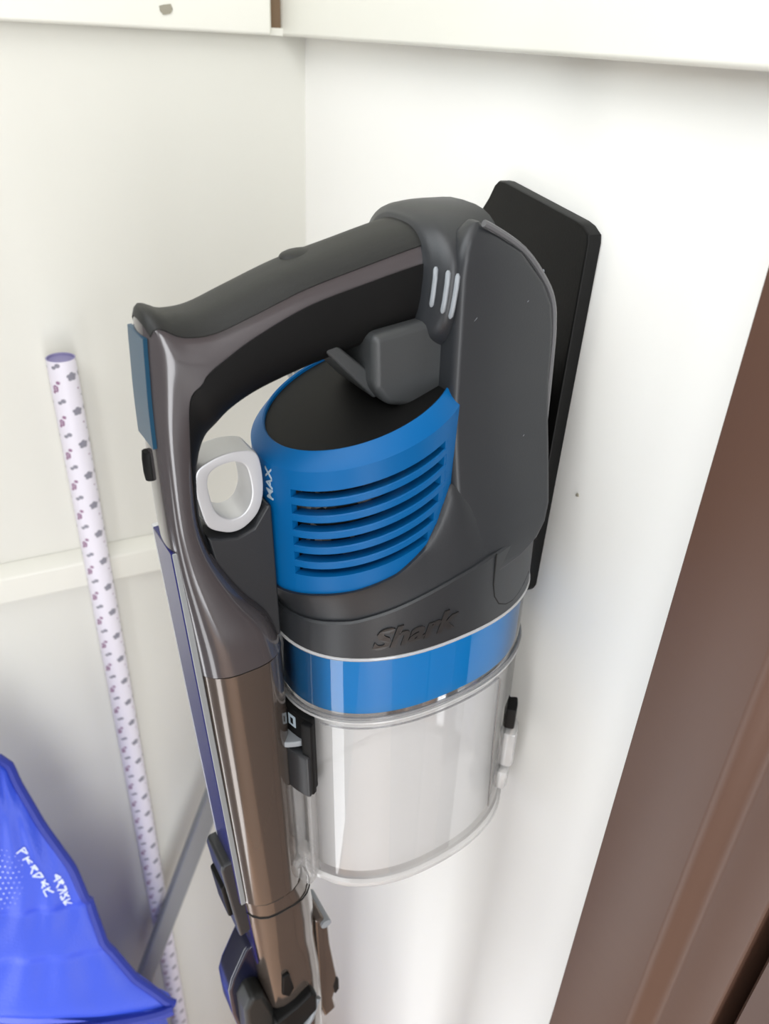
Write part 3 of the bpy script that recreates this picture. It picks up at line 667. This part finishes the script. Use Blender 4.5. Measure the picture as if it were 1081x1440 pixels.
ZP = 0.226 * SC
NR, NC = 60, 40
front = []
for i in range(NR + 1):
    z = ZP * i / NR; a, b = eR(z), WID - eR(z); row = []
    for j in range(NC + 1):
        t = j / NC; x = a + (b - a) * t
        puff = 0.020 * SC * (math.sin(math.pi * min(t, 1 - t) * 1.0) ** 0.7) * (1 - 0.4 * z / ZP)
        wr_ = 0.0012 * math.sin(38 * t + 90 * z) * math.sin(60 * z + 3)
        row.append((x, nz(z) + puff + wr_, zb + z))
    front.append(row)
loft('upper_panel', front, BAG, bag, caps=False, closed=False, angle=70)
back = []
for i in range(NR + 1):
    z = ZP * i / NR; a, b = eR(z), WID - eR(z); row = []
    for j in range(NC + 1):
        t = j / NC; x = a + (b - a) * t
        row.append((x, nz(z) - (0.020 * SC * (1 - z / ZP) + 0.004) * (math.sin(math.pi * t) ** 0.4) - 0.0005, zb + z))
    back.append(row)
loft('back_panel', back, BAG, bag, caps=False, closed=False, angle=70)
ed = [(eR(ZP * i / 40), nz(ZP * i / 40), zb + ZP * i / 40) for i in range(41)]
ed2 = [(WID - p[0], p[1], p[2]) for p in reversed(ed)]
tube('piping', ed + ed2, 0.0036, PIPING, bag, n=8)
rim = [(WID * t, 0.004 + 0.020 * SC * math.sin(math.pi * min(t, 1 - t)) ** 0.7, zb - 0.010 * math.sin(math.pi * t)) for t in np.linspace(0, 1, 40)]
tube('piping', rim, 0.0042, PIPING, bag, n=8)
# body of the bag down to the floor
loops = []
for z, g in ((0.0, 0.80), (0.01, 0.86), (zb * .3, 0.90), (zb * .7, 0.92), (zb - 0.05, 0.90), (zb - 0.016, 0.84)):
    cx, cn = WID / 2 + 0.004, -0.012; L = []
    for u, v, _ in rrect(-WID / 2 * g, WID / 2 * g, 0.016 * g, 0.012, 0, n=6): L.append((cx + u, cn + v + 0.014 * math.cos(u / WID * math.pi) * (1 if v > 0 else -0.2), z - (0.010 * math.cos(u / WID * math.pi) if z > 0.4 else 0)))
    loops.append(L)
loft('lower_body', loops, BAG, bag, angle=70)
# printed dots and lettering (flat print lying on the upper panel)
def surf(x, z):
    a, b = eR(z), WID - eR(z); t = min(max((x - a) / (b - a), 0.001), 0.999)
    puff = 0.020 * SC * (math.sin(math.pi * min(t, 1 - t)) ** 0.7) * (1 - 0.4 * z / ZP)
    return nz(z) + puff + 0.0012 * math.sin(38 * t + 90 * z) * math.sin(60 * z + 3)
bm = bmesh.new(); rnd = random.Random(7)
for gi in range(11):
    for gj in range(13):
        x = (0.1300 + gi * 0.0046 + (0.0023 if gj % 2 else 0)) * SC; z = (0.100 + gj * 0.0050) * SC
        dd = math.hypot(x / SC - 0.162, z / SC - 0.128)
        if dd > 0.036: continue
        r = 0.0011 * (1.15 - dd / 0.040) * rnd.uniform(.7, 1.1)
        vs = [bm.verts.new((x + r * math.cos(a), surf(x + r * math.cos(a), z + r * math.sin(a)) + 0.0006, zb + z + r * math.sin(a))) for a in np.linspace(0, 2 * math.pi, 9)[:-1]]
        bm.faces.new(vs)
o = fin('dot_print', bm, BAGPRINT, bag, smooth=False); o['kind'] = 'stuff'; o['label'] = 'cluster of white printed dots'
def stroke_text(name, p0, p1, hgt, nl, seed):
    bm = bmesh.new(); rnd = random.Random(seed); P0_, P1_ = Vector(p0) * SC, Vector(p1) * SC; d = (P1_ - P0_) / nl; q = Vector((-d.y, d.x)).normalized() * hgt * SC
    for k in range(nl):
        o_ = P0_ + d * k
        for s0, s1 in rnd.choice((((0, 0), (0, 1)), ((0, 0), (.7, 1)), ((.7, 0), (.7, 1)))), rnd.choice((((0, 1), (.7, 1)), ((0, .5), (.7, .5)), ((0, 0), (.7, 0)))), rnd.choice((((0, 1), (.7, 0)), ((.7, 0), (.7, 1)), ((0, .5), (.7, 0)))):
            a = o_ + d * s0[0] + q * s0[1]; b = o_ + d * s1[0] + q * s1[1]; m_ = (b - a); pn = Vector((-m_.y, m_.x)).normalized() * 0.0006
            vs = [bm.verts.new((x, surf(x, z) + 0.0007, zb + z)) for x, z in (a + pn, b + pn, b - pn, a - pn)]
            bm.faces.new(vs)
    o = fin(name, bm, BAGPRINT, bag, smooth=False); o['label'] = 'line of small white lettering'; return o
stroke_text('bag_lettering', (0.128, 0.155), (0.1035, 0.110), 0.0065, 6, 3)
stroke_text('bag_lettering', (0.1010, 0.128), (0.0905, 0.095), 0.0055, 5, 5)

# pale flecks of dust on the dark plastic
for q, (uu, ww, du, dw) in enumerate(((-0.0275, 0.2225, 0.0006, -0.0004), (-0.0050, 0.2200, 0.0012, -0.0009), (-0.0300, 0.1700, -0.0006, 0.0006))):
    vv_ = interp(ww, SN) + 0.0002
    mk('dust_fleck', [(uu, vv_, ww), (uu + du, vv_, ww + dw), (uu + du * 0.8, vv_, ww + dw + 0.0004), (uu - 0.0001, vv_, ww + 0.0004)], [(0, 1, 2, 3)], GREYBTN, vac, smooth=False)
chip('dust_fleck', (-T, -0.0140, 0.0610), 'x', 0.0007, GREYBTN, mount, 6)
# chips last
chip('paint_chip', (-0.0915, YL - 0.0120, H + 0.0075), 'y', 0.0038, CHIP, ub, 2)
tr2 = bpy.data.objects['trim_2']
chip('nail_hole', (-0.0180, 0.462, H + 0.0190), 'x', 0.0013, SEAM, tr2, 3)
chip('nail_hole', (-0.0180, 0.4485, H + 0.0190), 'x', 0.0013, SEAM, tr2, 4)
chip('paint_chip', (0.0, 0.222, H - 0.1665), 'x', 0.0009, CHIP, bpy.data.objects['wall_right'], 5)
